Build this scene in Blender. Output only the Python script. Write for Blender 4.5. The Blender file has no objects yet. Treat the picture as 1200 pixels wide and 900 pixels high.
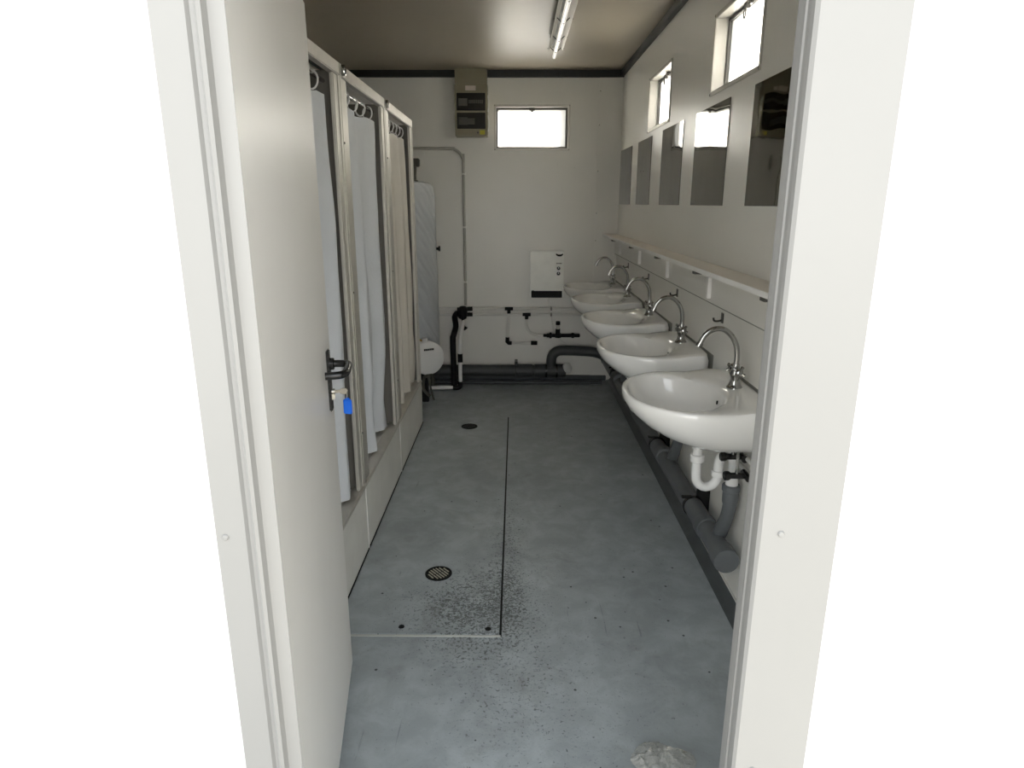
import bpy, bmesh, math, random
from mathutils import Vector, Matrix, noise
random.seed(7)
S = bpy.context.scene
COL = S.collection
PI = math.pi

# ------------------------------------------------------------------ camera, light, exposure
SKY = 1.2
FILL_LOBE = 4.4
SUN = 56.0
LAMP = 0.55
EXPOSURE = 0.0
F = 773.0
yc = Vector((5, 212, -F)).normalized()
zc = Vector((4, 2816, F)); zc = (zc - zc.dot(yc) * yc).normalized()
xc = yc.cross(zc)
cd = bpy.data.cameras.new('camera'); cam = bpy.data.objects.new('camera', cd); COL.objects.link(cam)
cd.sensor_fit = 'HORIZONTAL'; cd.sensor_width = 36; cd.lens = F / 1200 * 36
cd.clip_start = 0.02
R3 = Matrix((xc, yc, zc))
cam.matrix_world = Matrix.Translation((0, 0, 1.5)) @ R3.to_4x4()
S.camera = cam
w = bpy.data.worlds.new('overcast_sky'); S.world = w; w.use_nodes = True
nt = w.node_tree; nt.nodes.clear()
wo = nt.nodes.new('ShaderNodeOutputWorld'); bg = nt.nodes.new('ShaderNodeBackground')
tc = nt.nodes.new('ShaderNodeTexCoord'); sx = nt.nodes.new('ShaderNodeSeparateXYZ'); rp = nt.nodes.new('ShaderNodeValToRGB')
nt.links.new(tc.outputs['Generated'], sx.inputs[0]); nt.links.new(sx.outputs[2], rp.inputs[0])
rp.color_ramp.elements[0].color = (1, 0.985, 0.96, 1); rp.color_ramp.elements[1].color = (0.80, 0.90, 1.0, 1)
nt.links.new(rp.outputs[0], bg.inputs[0])
# added fill lobe in the sky the doorway faces, brightens the interior
def wm(op, a, b):
    n = nt.nodes.new('ShaderNodeMath'); n.operation = op
    for i, v in enumerate((a, b)):
        if isinstance(v, (int, float)): n.inputs[i].default_value = v
        else: nt.links.new(v, n.inputs[i])
    return n.outputs[0]
fac = wm('POWER', wm('MAXIMUM', wm('MULTIPLY', sx.outputs[1], -1.0), 0.0), 3.0)
nt.links.new(wm('ADD', wm('MULTIPLY', fac, FILL_LOBE), SKY), bg.inputs[1])
nt.links.new(bg.outputs[0], wo.inputs[0])
sd = bpy.data.lights.new('sun', 'SUN'); sd.energy = SUN; sd.angle = math.radians(3); sd.color = (1, 0.95, 0.86)
so = bpy.data.objects.new('sun', sd); COL.objects.link(so)
so.rotation_euler = Vector((0.75, 0.62, 0.38)).to_track_quat('Z', 'Y').to_euler(); so.location = (6, 9, 8)
S.view_settings.view_transform = 'Standard'; S.view_settings.look = 'None'
S.view_settings.gamma = 1; S.view_settings.use_curve_mapping = False
S.view_settings.exposure = EXPOSURE

# ------------------------------------------------------------------ materials
def nodes(name):
    m = bpy.data.materials.new(name); m.use_nodes = True
    t = m.node_tree
    return m, t, t.nodes['Principled BSDF'], t.nodes['Material Output']
def N(t, kind, **kw):
    n = t.nodes.new(kind)
    for k, v in kw.items():
        if k in n.inputs: n.inputs[k].default_value = v
        else: setattr(n, k, v)
    return n
def ramp(t, a, b, c0, c1):
    r = t.nodes.new('ShaderNodeValToRGB')
    r.color_ramp.elements[0].position = a; r.color_ramp.elements[1].position = b
    r.color_ramp.elements[0].color = (*c0, 1) if len(c0) == 3 else c0
    r.color_ramp.elements[1].color = (*c1, 1) if len(c1) == 3 else c1
    return r
def mixc(t, fac, a, b, blend='MIX'):
    n = t.nodes.new('ShaderNodeMix'); n.data_type = 'RGBA'; n.blend_type = blend
    for s, v in ((0, fac), (6, a), (7, b)):
        if hasattr(v, 'is_output') or isinstance(v, bpy.types.NodeSocket): t.links.new(v, n.inputs[s])
        elif isinstance(v, (int, float)): n.inputs[s].default_value = v
        else: n.inputs[s].default_value = (*v, 1)
    return n.outputs[2]
def coords(t, scale=(1, 1, 1)):
    c = t.nodes.new('ShaderNodeTexCoord'); mp = t.nodes.new('ShaderNodeMapping')
    g = t.nodes.new('ShaderNodeNewGeometry')
    t.links.new(g.outputs['Position'], mp.inputs[0]); mp.inputs['Scale'].default_value = scale
    return mp.outputs[0]
def noise_t(t, co, scale, detail=4, rough=0.55, dist=0.0):
    n = t.nodes.new('ShaderNodeTexNoise'); n.inputs['Scale'].default_value = scale
    n.inputs['Detail'].default_value = detail; n.inputs['Roughness'].default_value = rough
    n.inputs['Distortion'].default_value = dist
    t.links.new(co, n.inputs['Vector']); return n.outputs[0]
def bump(t, h, strength, dist, bs):
    b = t.nodes.new('ShaderNodeBump'); b.inputs['Strength'].default_value = strength
    b.inputs['Distance'].default_value = dist
    t.links.new(h, b.inputs['Height']); t.links.new(b.outputs[0], bs.inputs['Normal'])
def mat(name, col, rough=0.5, metal=0.0, var=0.06, scale=6, bmp=0.0, bscale=40, coat=0.0, spec=None):
    m, t, b, o = nodes(name)
    co = coords(t)
    n = noise_t(t, co, scale)
    r = ramp(t, 0.3, 0.7, [c * (1 - var) for c in col], [min(1, c * (1 + var)) for c in col])
    t.links.new(n, r.inputs[0]); t.links.new(r.outputs[0], b.inputs['Base Color'])
    b.inputs['Roughness'].default_value = rough; b.inputs['Metallic'].default_value = metal
    b.inputs['Coat Weight'].default_value = coat
    if spec is not None: b.inputs['Specular IOR Level'].default_value = spec
    if bmp: bump(t, noise_t(t, co, bscale), bmp, 0.002, b)
    return m
def wall_mat(name, col, rough=0.32, dirt=0.35):
    m, t, b, o = nodes(name); co = coords(t)
    big = noise_t(t, co, 1.3, 3); r = ramp(t, 0.3, 0.75, [c * 0.95 for c in col], col)
    t.links.new(big, r.inputs[0])
    sp = noise_t(t, co, 38, 3, 0.6, 1.2)
    r2 = ramp(t, 0.735, 0.76, (0, 0, 0), (1, 1, 1)); t.links.new(sp, r2.inputs[0])
    mul = N(t, 'ShaderNodeMath', operation='MULTIPLY'); t.links.new(r2.outputs[0], mul.inputs[0]); mul.inputs[1].default_value = dirt
    c = mixc(t, mul.outputs[0], r.outputs[0], [x * 0.35 for x in col])
    t.links.new(c, b.inputs['Base Color'])
    b.inputs['Roughness'].default_value = rough
    bump(t, noise_t(t, co, 3.0, 2), 0.25, 0.01, b)
    return m
M = {}
M['wall'] = wall_mat('painted_wall_panel', (0.80, 0.785, 0.73))
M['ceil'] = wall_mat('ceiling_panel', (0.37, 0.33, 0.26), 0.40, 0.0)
M['ext'] = mat('bright_white_cladding', (0.93, 0.93, 0.93), 0.5, var=0.01)
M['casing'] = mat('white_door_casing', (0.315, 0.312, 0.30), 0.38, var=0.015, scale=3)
M['door'] = mat('white_door_leaf', (0.80, 0.785, 0.745), 0.36, var=0.03, scale=1.6, bmp=0.05, bscale=300)
M['dark'] = mat('black_ceiling_trim', (0.018, 0.018, 0.017), 0.5)
M['alu'] = mat('brushed_aluminium', (0.56, 0.54, 0.49), 0.46, 0.5, var=0.05, scale=20)
M['cub'] = mat('cubicle_grey_panel', (0.74, 0.73, 0.68), 0.45, var=0.05)
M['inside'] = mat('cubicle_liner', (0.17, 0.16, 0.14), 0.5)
M['chrome'] = mat('chrome', (0.40, 0.40, 0.385), 0.10, 1.0, var=0.03)
M['ceramic'] = mat('white_ceramic', (0.90, 0.89, 0.855), 0.12, var=0.012, coat=0.6)
M['plastic'] = mat('white_plastic', (0.80, 0.80, 0.78), 0.35, var=0.02)
M['greypipe'] = mat('grey_waste_pipe', (0.115, 0.125, 0.13), 0.45, var=0.1)
M['blackpipe'] = mat('black_pipe', (0.009, 0.009, 0.009), 0.5, spec=0.15)
M['black'] = mat('black_plastic', (0.008, 0.008, 0.008), 0.22)
M['whitepipe'] = mat('pale_water_pipe', (0.78, 0.77, 0.72), 0.4)
M['greige'] = mat('greige_enamel_box', (0.25, 0.23, 0.155), 0.45)
M['label'] = mat('pale_label', (0.62, 0.54, 0.46), 0.6)
M['yellow'] = mat('yellow_sticker', (0.55, 0.5, 0.06), 0.6)
M['heater'] = mat('heater_white', (0.86, 0.86, 0.80), 0.3)
M['brass'] = mat('brass', (0.55, 0.40, 0.16), 0.35, 0.9)
M['blue'] = mat('blue_tag_plastic', (0.01, 0.14, 0.72), 0.35)
M['steel'] = mat('steel', (0.6, 0.58, 0.52), 0.28, 1.0)
M['seal'] = mat('grey_silicone', (0.25, 0.25, 0.22), 0.6)
M['smoke'] = mat('smoked_cover', (0.012, 0.010, 0.006), 0.2)
M['breaker'] = mat('breaker_grey', (0.07, 0.07, 0.055), 0.5)
M['concrete'] = mat('outdoor_ground', (0.22, 0.215, 0.20), 0.9, var=0.15, bmp=0.3)
M['sash'] = mat('grey_sash', (0.10, 0.095, 0.085), 0.5)
M['hookm'] = mat('dull_dark_metal', (0.05, 0.047, 0.04), 0.3, 0.4)
M['shelfm'] = wall_mat('beige_shelf_laminate', (0.80, 0.74, 0.64), 0.4, 0.3)
M['pale'] = mat('pale_bracket', (0.85, 0.84, 0.80), 0.4)
M['soil'] = mat('dark_soil_pipe', (0.052, 0.056, 0.058), 0.5, var=0.1)
M['skirt'] = mat('dark_skirting_paint', (0.085, 0.095, 0.098), 0.45, var=0.15)
M['wing'] = mat('dull_reflector', (0.42, 0.40, 0.36), 0.4, 0.3)
M['conduit'] = mat('grey_conduit', (0.44, 0.43, 0.38), 0.45)
M['lip'] = mat('pale_painted_lip', (0.46, 0.47, 0.44), 0.5)
M['keym'] = mat('worn_key_steel', (0.28, 0.26, 0.22), 0.4, 0.8)
M['frame'] = mat('window_frame_paint', (0.26, 0.25, 0.225), 0.4)
# curtains: thin cloth that lets some light through
def cloth(name, col):
    m, t, b, o = nodes(name); co = coords(t)
    n = noise_t(t, co, 5); r = ramp(t, 0.3, 0.7, [c * 0.95 for c in col], col); t.links.new(n, r.inputs[0])
    t.links.new(r.outputs[0], b.inputs['Base Color']); b.inputs['Roughness'].default_value = 0.55
    bump(t, noise_t(t, co, 14, 5, 0.6, 0.6), 0.35, 0.01, b)
    tr = t.nodes.new('ShaderNodeBsdfTranslucent'); t.links.new(r.outputs[0], tr.inputs[0])
    mx = t.nodes.new('ShaderNodeMixShader'); mx.inputs[0].default_value = 0.22
    t.links.new(b.outputs[0], mx.inputs[1]); t.links.new(tr.outputs[0], mx.inputs[2]); t.links.new(mx.outputs[0], o.inputs[0])
    return m
M['cloth'] = cloth('white_curtain_cloth', (0.80, 0.83, 0.86))
M['cloth2'] = cloth('cream_curtain_cloth', (0.80, 0.76, 0.68))
# frosted pane
def frosted():
    m, t, b, o = nodes('frosted_pane')
    tr = t.nodes.new('ShaderNodeBsdfTranslucent'); tr.inputs[0].default_value = (0.93, 0.93, 0.92, 1)
    b.inputs['Base Color'].default_value = (0.8, 0.8, 0.8, 1); b.inputs['Roughness'].default_value = 0.2
    mx = t.nodes.new('ShaderNodeMixShader'); mx.inputs[0].default_value = 0.92
    t.links.new(b.outputs[0], mx.inputs[1]); t.links.new(tr.outputs[0], mx.inputs[2]); t.links.new(mx.outputs[0], o.inputs[0])
    return m
M['pane'] = frosted()
def mirror():
    m, t, b, o = nodes('acrylic_mirror'); co = coords(t)
    b.inputs['Base Color'].default_value = (0.17, 0.168, 0.15, 1); b.inputs['Metallic'].default_value = 1
    b.inputs['Roughness'].default_value = 0.03
    bump(t, noise_t(t, co, 6, 1, 0.4), 0.09, 0.02, b)
    return m
M['mirror'] = mirror()
def emit(name, col, s):
    m, t, b, o = nodes(name)
    b.inputs['Base Color'].default_value = (0.9, 0.9, 0.88, 1); b.inputs['Roughness'].default_value = 0.15
    b.inputs['Emission Color'].default_value = (*col, 1); b.inputs['Emission Strength'].default_value = s
    return m
M['tube'] = emit('fluorescent_tube', (1.0, 0.95, 0.85), LAMP)
def clear():
    m, t, b, o = nodes('clear_plastic_film'); co = coords(t)
    b.inputs['Base Color'].default_value = (0.75, 0.72, 0.66, 1); b.inputs['Roughness'].default_value = 0.15
    tr = t.nodes.new('ShaderNodeBsdfTransparent'); tr.inputs[0].default_value = (0.9, 0.9, 0.88, 1)
    mx = t.nodes.new('ShaderNodeMixShader'); mx.inputs[0].default_value = 0.74
    t.links.new(b.outputs[0], mx.inputs[1]); t.links.new(tr.outputs[0], mx.inputs[2]); t.links.new(mx.outputs[0], o.inputs[0])
    return m
M['film'] = clear()
# floor: blue grey floor paint with scuffs, specks, worn shiny patch
def spot(t, cx, cy, rad, soft=1.0, stretch=1.0):
    g = t.nodes.new('ShaderNodeNewGeometry'); s = t.nodes.new('ShaderNodeVectorMath'); s.operation = 'SUBTRACT'
    t.links.new(g.outputs['Position'], s.inputs[0]); s.inputs[1].default_value = (cx, cy, 0)
    mu = t.nodes.new('ShaderNodeVectorMath'); mu.operation = 'MULTIPLY'; t.links.new(s.outputs[0], mu.inputs[0]); mu.inputs[1].default_value = (1, 1 / stretch, 0)
    l = t.nodes.new('ShaderNodeVectorMath'); l.operation = 'LENGTH'; t.links.new(mu.outputs[0], l.inputs[0])
    r = N(t, 'ShaderNodeMapRange'); r.inputs['From Min'].default_value = rad; r.inputs['From Max'].default_value = 0
    t.links.new(l.outputs['Value'], r.inputs['Value']); return r.outputs[0]
def math2(t, op, a, b):
    n = t.nodes.new('ShaderNodeMath'); n.operation = op
    for i, v in enumerate((a, b)):
        if isinstance(v, (int, float)): n.inputs[i].default_value = v
        else: t.links.new(v, n.inputs[i])
    return n.outputs[0]
def floor_mat(name):
    m, t, b, o = nodes(name); co = coords(t)
    base = (0.385, 0.425, 0.44)
    big = noise_t(t, co, 1.6, 4, 0.6); r = ramp(t, 0.3, 0.7, [c * 0.82 for c in base], [c * 1.12 for c in base]); t.links.new(big, r.inputs[0])
    mid = noise_t(t, co, 9, 6, 0.65, 0.4); r2 = ramp(t, 0.42, 0.62, (0.86, 0.86, 0.86), (1.05, 1.05, 1.05)); t.links.new(mid, r2.inputs[0])
    c = mixc(t, 1.0, r.outputs[0], r2.outputs[0], 'MULTIPLY')
    # dense small scuffs where feet tread
    tread = math2(t, 'ADD', spot(t, -0.26, 2.22, 0.42), math2(t, 'MULTIPLY', spot(t, -0.05, 2.4, 0.32, 1, 3.0), 0.7))
    tread = math2(t, 'ADD', tread, math2(t, 'MULTIPLY', spot(t, 0.12, 1.75, 0.7, 1, 1.2), 0.45))
    tread = math2(t, 'ADD', tread, math2(t, 'MULTIPLY', spot(t, 0.62, 2.6, 0.3, 1, 2.2), 0.5))
    fine = noise_t(t, co, 95, 6, 0.72, 0.8)
    tread = math2(t, 'ADD', tread, math2(t, 'MULTIPLY', spot(t, -0.03, 3.0, 0.12, 1, 9.0), 0.7))
    tread = math2(t, 'ADD', tread, math2(t, 'MULTIPLY', spot(t, 0.05, 1.5, 1.0, 1, 1.0), 0.22))
    th = math2(t, 'ADD', fine, math2(t, 'MULTIPLY', tread, 0.145))
    r3 = ramp(t, 0.665, 0.73, (0, 0, 0), (1, 1, 1)); t.links.new(th, r3.inputs[0])
    c = mixc(t, math2(t, 'MULTIPLY', r3.outputs[0], 0.75), c, (0.035, 0.036, 0.032))
    # specks
    v = t.nodes.new('ShaderNodeTexVoronoi'); v.inputs['Scale'].default_value = 11; t.links.new(co, v.inputs['Vector'])
    sp = math2(t, 'LESS_THAN', v.outputs['Distance'], 0.055)
    c = mixc(t, math2(t, 'MULTIPLY', sp, 0.85), c, (0.02, 0.02, 0.018))
    # long scratches
    co2 = coords(t, (30, 2.5, 1)); sc = noise_t(t, co2, 1.2, 4, 0.6, 0.6)
    r4 = ramp(t, 0.70, 0.73, (0, 0, 0), (1, 1, 1)); t.links.new(sc, r4.inputs[0])
    c = mixc(t, math2(t, 'MULTIPLY', r4.outputs[0], 0.30), c, (0.05, 0.055, 0.055))
    # brownish grime
    gr = noise_t(t, co, 4.5, 5, 0.7, 0.8); r5 = ramp(t, 0.56, 0.75, (0, 0, 0), (1, 1, 1)); t.links.new(gr, r5.inputs[0])
    c = mixc(t, math2(t, 'MULTIPLY', r5.outputs[0], 0.35), c, (0.13, 0.125, 0.10))
    t.links.new(c, b.inputs['Base Color'])
    # worn bare shiny flakes
    wear = math2(t, 'ADD', noise_t(t, co, 80, 5, 0.65, 1.0), math2(t, 'MULTIPLY', spot(t, 0.12, 2.46, 0.30, 1, 1.6), 0.17))
    r6 = ramp(t, 0.70, 0.76, (0.42, 0.42, 0.42), (0.14, 0.14, 0.14)); t.links.new(wear, r6.inputs[0])
    t.links.new(r6.outputs[0], b.inputs['Roughness'])
    b.inputs['Specular IOR Level'].default_value = 0.35
    bump(t, noise_t(t, co, 24, 5, 0.6), 0.35, 0.004, b)
    return m
M['floor'] = floor_mat('blue_grey_floor_paint')
def tank_mat():
    m, t, b, o = nodes('quilted_foil_jacket'); co = coords(t)
    b.inputs['Base Color'].default_value = (0.52, 0.55, 0.57, 1); b.inputs['Roughness'].default_value = 0.42
    wv = t.nodes.new('ShaderNodeTexWave'); wv.bands_direction = 'DIAGONAL'; wv.inputs['Scale'].default_value = 7; wv.inputs['Distortion'].default_value = 3.0
    t.links.new(co, wv.inputs['Vector']); bump(t, wv.outputs[1], 0.45, 0.012, b)
    return m
M['tank'] = tank_mat()

# ------------------------------------------------------------------ mesh helpers
class B:
    def __init__(s): s.bm = bmesh.new()
    def box(s, x0, x1, y0, y1, z0, z1, bev=0.0, seg=2):
        n = bmesh.new()
        vs = [n.verts.new(p) for p in ((x0, y0, z0), (x1, y0, z0), (x1, y1, z0), (x0, y1, z0), (x0, y0, z1), (x1, y0, z1), (x1, y1, z1), (x0, y1, z1))]
        for f in ((0, 3, 2, 1), (4, 5, 6, 7), (0, 1, 5, 4), (1, 2, 6, 5), (2, 3, 7, 6), (3, 0, 4, 7)): n.faces.new([vs[i] for i in f])
        if bev: bmesh.ops.bevel(n, geom=n.edges[:], offset=bev, segments=seg, affect='EDGES')
        s.merge(n); return s
    def merge(s, n, mtx=None):
        if mtx is not None: n.transform(mtx)
        me = bpy.data.meshes.new('tmp'); n.to_mesh(me); n.free(); s.bm.from_mesh(me); bpy.data.meshes.remove(me)
    def obox(s, c, size, rot, bev=0.0):
        t = B().box(-size[0] / 2, size[0] / 2, -size[1] / 2, size[1] / 2, -size[2] / 2, size[2] / 2, bev)
        s.merge(t.bm, Matrix.Translation(c) @ rot.to_4x4()); return s
    def loft(s, loops, cap0=True, cap1=True, close=True):
        V = [[s.bm.verts.new(p) for p in L] for L in loops]
        n = len(V[0])
        for a, b in zip(V, V[1:]):
            for i in range(n if close else n - 1):
                j = (i + 1) % n
                s.bm.faces.new((a[i], a[j], b[j], b[i]))
        if cap0: s.bm.faces.new(V[0][::-1])
        if cap1: s.bm.faces.new(V[-1])
        return s
    def tube(s, pts, r, seg=12, smooth=0):
        P = [Vector(p) for p in pts]
        rs = list(r) if isinstance(r, (list, tuple)) else [r] * len(P)
        if smooth:
            Q = []; RR = []
            for i in range(len(P) - 1):
                p0 = P[max(0, i - 1)]; p1 = P[i]; p2 = P[i + 1]; p3 = P[min(len(P) - 1, i + 2)]
                for k in range(smooth):
                    u = k / smooth
                    Q.append(0.5 * ((2 * p1) + (p2 - p0) * u + (2 * p0 - 5 * p1 + 4 * p2 - p3) * u * u + (3 * p1 - p0 - 3 * p2 + p3) * u ** 3))
                    RR.append(rs[i] * (1 - u) + rs[i + 1] * u)
            Q.append(P[-1]); RR.append(rs[-1]); P = Q; rs = RR
        T = []
        for i in range(len(P)):
            a = P[max(0, i - 1)]; b = P[min(len(P) - 1, i + 1)]; T.append((b - a).normalized())
        up = Vector((0, 0, 1)) if abs(T[0].z) < 0.9 else Vector((1, 0, 0))
        nrm = (up - up.dot(T[0]) * T[0]).normalized()
        loops = []
        for i, p in enumerate(P):
            nrm = (nrm - nrm.dot(T[i]) * T[i]).normalized(); bn = T[i].cross(nrm)
            loops.append([p + rs[i] * (math.cos(2 * PI * k / seg) * nrm + math.sin(2 * PI * k / seg) * bn) for k in range(seg)])
        return s.loft(loops)
    def cyl(s, p0, p1, r0, r1=None, seg=20):
        return s.tube([p0, p1], [r0, r0 if r1 is None else r1], seg)
    def lathe(s, prof, o, axis=(0, 0, 1), seg=28):
        A = Vector(axis).normalized(); u = A.orthogonal().normalized(); v = A.cross(u); o = Vector(o)
        loops = [[o + A * z + max(r, 1e-4) * (math.cos(2 * PI * k / seg) * u + math.sin(2 * PI * k / seg) * v) for k in range(seg)] for r, z in prof]
        return s.loft(loops)
    def prism(s, poly, z0, z1):
        return s.loft([[Vector((x, y, z0)) for x, y in poly], [Vector((x, y, z1)) for x, y in poly]])
def wpos(o):
    v = Vector((0, 0, 0))
    while o: v += o.location; o = o.parent
    return v
def obj(name, b, m, parent=None, sharp=35, origin=None):
    bm = b.bm
    bmesh.ops.recalc_face_normals(bm, faces=bm.faces[:])
    if parent is not None: off = wpos(parent); loc = Vector((0, 0, 0))
    else:
        xs = [v.co for v in bm.verts]
        lo = [min(v[i] for v in xs) for i in range(3)]; hi = [max(v[i] for v in xs) for i in range(3)]
        off = Vector(origin) if origin else Vector(((lo[0] + hi[0]) / 2, (lo[1] + hi[1]) / 2, lo[2])); loc = off
    bmesh.ops.translate(bm, verts=bm.verts[:], vec=-off)
    me = bpy.data.meshes.new(name); bm.to_mesh(me); bm.free()
    me.polygons.foreach_set('use_smooth', [True] * len(me.polygons)); me.set_sharp_from_angle(angle=math.radians(sharp))
    me.materials.append(M[m] if isinstance(m, str) else m)
    o = bpy.data.objects.new(name, me); COL.objects.link(o); o.location = loc
    if parent is not None: o.parent = parent
    return o
def tag(o, label, cat, group=None):
    o['label'] = label; o['category'] = cat
    if group: o['group'] = group
    return o
def thing(name, loc, label, cat, group=None):
    o = bpy.data.objects.new(name, None); COL.objects.link(o); o.location = loc; o.empty_display_size = 0.05
    return tag(o, label, cat, group)
def struct(o, label=None):
    o['kind'] = 'structure'
    if label: o['label'] = label
    return o
def copy_tree(o, parent=None):
    c = o.copy(); COL.objects.link(c); c.parent = parent
    for ch in list(o.children): copy_tree(ch, c)
    return c

# ------------------------------------------------------------------ dimensions
XR, XL, YF, YB, H = 0.84, -1.46, 1.08, 5.62, 2.5
T = 0.12
def cells(b, lo, hi, holes, place):
    us = sorted({lo[0], hi[0], *[h[0] for h in holes], *[h[1] for h in holes]}); vs = sorted({lo[1], hi[1], *[h[2] for h in holes], *[h[3] for h in holes]})
    for u0, u1 in zip(us, us[1:]):
        for v0, v1 in zip(vs, vs[1:]):
            cu, cv = (u0 + u1) / 2, (v0 + v1) / 2
            if any(h[0] < cu < h[1] and h[2] < cv < h[3] for h in holes): continue
            place(b, u0, u1, v0, v1)
WINR = [(2.492, 3.073, 1.957, 2.250), (3.892, 4.478, 1.945, 2.240)]
WINB = (-0.166, 0.413, 1.923, 2.238)
# room shell
o = struct(obj('floor', B().box(XL, XR, 0.97, YB, -0.10, 0), 'floor'), 'blue-grey painted scuffed floor')
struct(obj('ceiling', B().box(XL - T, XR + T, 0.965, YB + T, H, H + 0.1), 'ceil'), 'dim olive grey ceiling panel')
struct(obj('wall_left', B().box(XL - T, XL, 0.98, YB + T, -0.1, H), 'wall'))
b = B(); cells(b, (1.086, -0.1), (YB + T, H), WINR, lambda b, u0, u1, v0, v1: b.box(XR, XR + T, u0, u1, v0, v1)); struct(obj('wall_right', b, 'wall'))
b = B(); cells(b, (XL, -0.1), (XR, H), [WINB], lambda b, u0, u1, v0, v1: b.box(u0, u1, YB, YB + T, v0, v1)); struct(obj('wall_back', b, 'wall'))
b = B(); cells(b, (XL - T, -0.1), (XR + T, H), [(-0.47, 0.45, 0.0, 2.03)], lambda b, u0, u1, v0, v1: b.box(u0, u1, 0.985, YF, v0, v1)); struct(obj('wall_front', b, 'wall'))
b = B(); cells(b, (XL - T, -0.1), (XR + T + 0.06, H + 0.1), [(-0.47, 0.45, 0.0, 2.03)], lambda b, u0, u1, v0, v1: b.box(u0, u1, 0.963, 0.984, v0, v1))
struct(obj('wall_outside', b, 'ext'), 'white outer cladding of the cabin around the doorway')
struct(obj('ground', B().box(-9, 9, -9, 15, -0.3, -0.2), 'concrete'), 'concrete ground outside the cabin')
# dark trims at the ceiling edge
struct(obj('trim_1', B().box(XL, XR, YB - 0.03, YB, 2.448, H - 0.001, 0.003), 'dark'), 'black trim strip between back wall and ceiling')
struct(obj('trim_2', B().box(XR - 0.03, XR, YF, YB - 0.03, 2.455, H - 0.001, 0.003), 'dark'), 'black trim strip between right wall and ceiling')
struct(obj('trim_3', B().box(XL, XL + 0.03, YF, YB - 0.03, 2.448, H - 0.001, 0.003), 'dark'), 'black trim strip between left wall and ceiling')
# corner cover strip on back wall
t5 = struct(obj('trim_4', B().box(0.650, XR, YB - 0.012, YB, 0.0, 2.448, 0.002), 'wall'), 'corner cover panel on the back wall')
for z in (0.5, 1.2, 1.42, 1.75, 2.1, 2.35): obj('rivet', B().lathe([(0, 0), (0.004, 0.001), (0.004, 0)], (0.66, YB - 0.012, z), (0, -1, 0), 10), 'seal', t5)
# upturned floor covering along the right wall and the back wall
b = B()
prof = [(0.795, 0.0005), (0.805, 0.003), (0.822, 0.014), (0.833, 0.03), (0.836, 0.045), (0.8395, 0.045), (0.8395, 0.0005)]
b.loft([[Vector((x, y, z)) for x, z in prof] for y in (YF, YB - 0.002)])
bb = struct(obj('baseboard_right', b, 'skirt'), 'floor covering turned up along the right wall')
obj('edge_strip', B().box(0.8335, 0.8398, YF, YB - 0.003, 0.045, 0.052), 'whitepipe', bb)
struct(obj('baseboard_back', B().box(XL, 0.79, YB - 0.02, YB, 0.0005, 0.045, 0.004), 'skirt'))

# ------------------------------------------------------------------ door frame, leaf
def casing(name, poly, label, screws, z1=2.07):
    o = struct(obj(name, B().prism(poly, -0.1, z1), 'casing'), label)
    for (x, z) in screws:
        obj('screw', B().lathe([(0.0055, 0.0), (0.0055, 0.0012), (0.004, 0.003), (0.0, 0.0035)], (x, poly[0][1], z), (0, -1, 0), 14), 'casing', o)
    return o
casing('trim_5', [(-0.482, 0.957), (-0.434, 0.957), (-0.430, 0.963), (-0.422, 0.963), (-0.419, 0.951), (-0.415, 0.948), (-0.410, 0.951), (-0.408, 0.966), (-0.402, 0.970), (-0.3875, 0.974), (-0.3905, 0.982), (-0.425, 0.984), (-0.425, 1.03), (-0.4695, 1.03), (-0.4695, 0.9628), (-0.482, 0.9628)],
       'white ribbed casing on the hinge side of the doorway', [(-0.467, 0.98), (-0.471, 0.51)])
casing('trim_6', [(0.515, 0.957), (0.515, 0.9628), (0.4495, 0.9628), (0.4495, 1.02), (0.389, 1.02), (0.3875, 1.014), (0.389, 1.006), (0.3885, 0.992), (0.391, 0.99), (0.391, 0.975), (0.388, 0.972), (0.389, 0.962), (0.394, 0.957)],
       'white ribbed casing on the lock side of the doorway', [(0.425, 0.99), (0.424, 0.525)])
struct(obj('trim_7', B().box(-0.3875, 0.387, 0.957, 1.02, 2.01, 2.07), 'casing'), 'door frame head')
struct(obj('threshold', B().box(-0.42, 0.387, 0.955, 0.99, -0.10, 0.004, 0.002), 'steel'), 'steel door threshold')
P0 = Vector((-0.413, 1.035, 0)); P1 = Vector((-0.544, 1.885, 0))
U = (P1 - P0).normalized(); NN = Vector((U.y, -U.x, 0))       # NN points into the opening
L = (P1 - P0).length
RD = Matrix((U, -NN, Vector((0, 0, 1)))).transposed()
def dp(s, n, z): return P0 + U * s + NN * n + Vector((0, 0, z))
door = bpy.data.objects.new('door_1', None); COL.objects.link(door); door.location = P0
struct(door, 'open white door leaf with black lever handle')
b = B(); b.obox(dp(L / 2, -0.02, 1.006), (L, 0.04, 1.98), RD, 0.004); obj('door_leaf', b, 'door', door)
for z in (0.25, 1.0, 1.75):
    obj('hinge', B().cyl(dp(-0.006, -0.045, z - 0.04), dp(-0.006, -0.045, z + 0.04), 0.007), 'steel', door)
sH = 0.775
b = B(); b.obox(dp(sH, 0.004, 1.015), (0.034, 0.009, 0.178), RD, 0.0035)
b.lathe([(0.017, 0), (0.017, 0.012), (0.014, 0.014), (0, 0.014)], dp(sH, 0.006, 1.063), NN)
hp = obj('handle_plate', b, 'black', door)
b = B().tube([dp(sH, 0.008, 1.063), dp(sH, 0.040, 1.063), dp(sH - 0.014, 0.060, 1.063), dp(sH - 0.06, 0.062, 1.062), dp(sH - 0.105, 0.060, 1.061), dp(sH - 0.122, 0.046, 1.060), dp(sH - 0.126, 0.010, 1.059)], 0.0105, 14, smooth=5)
obj('door_handle', b, 'black', door)
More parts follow.
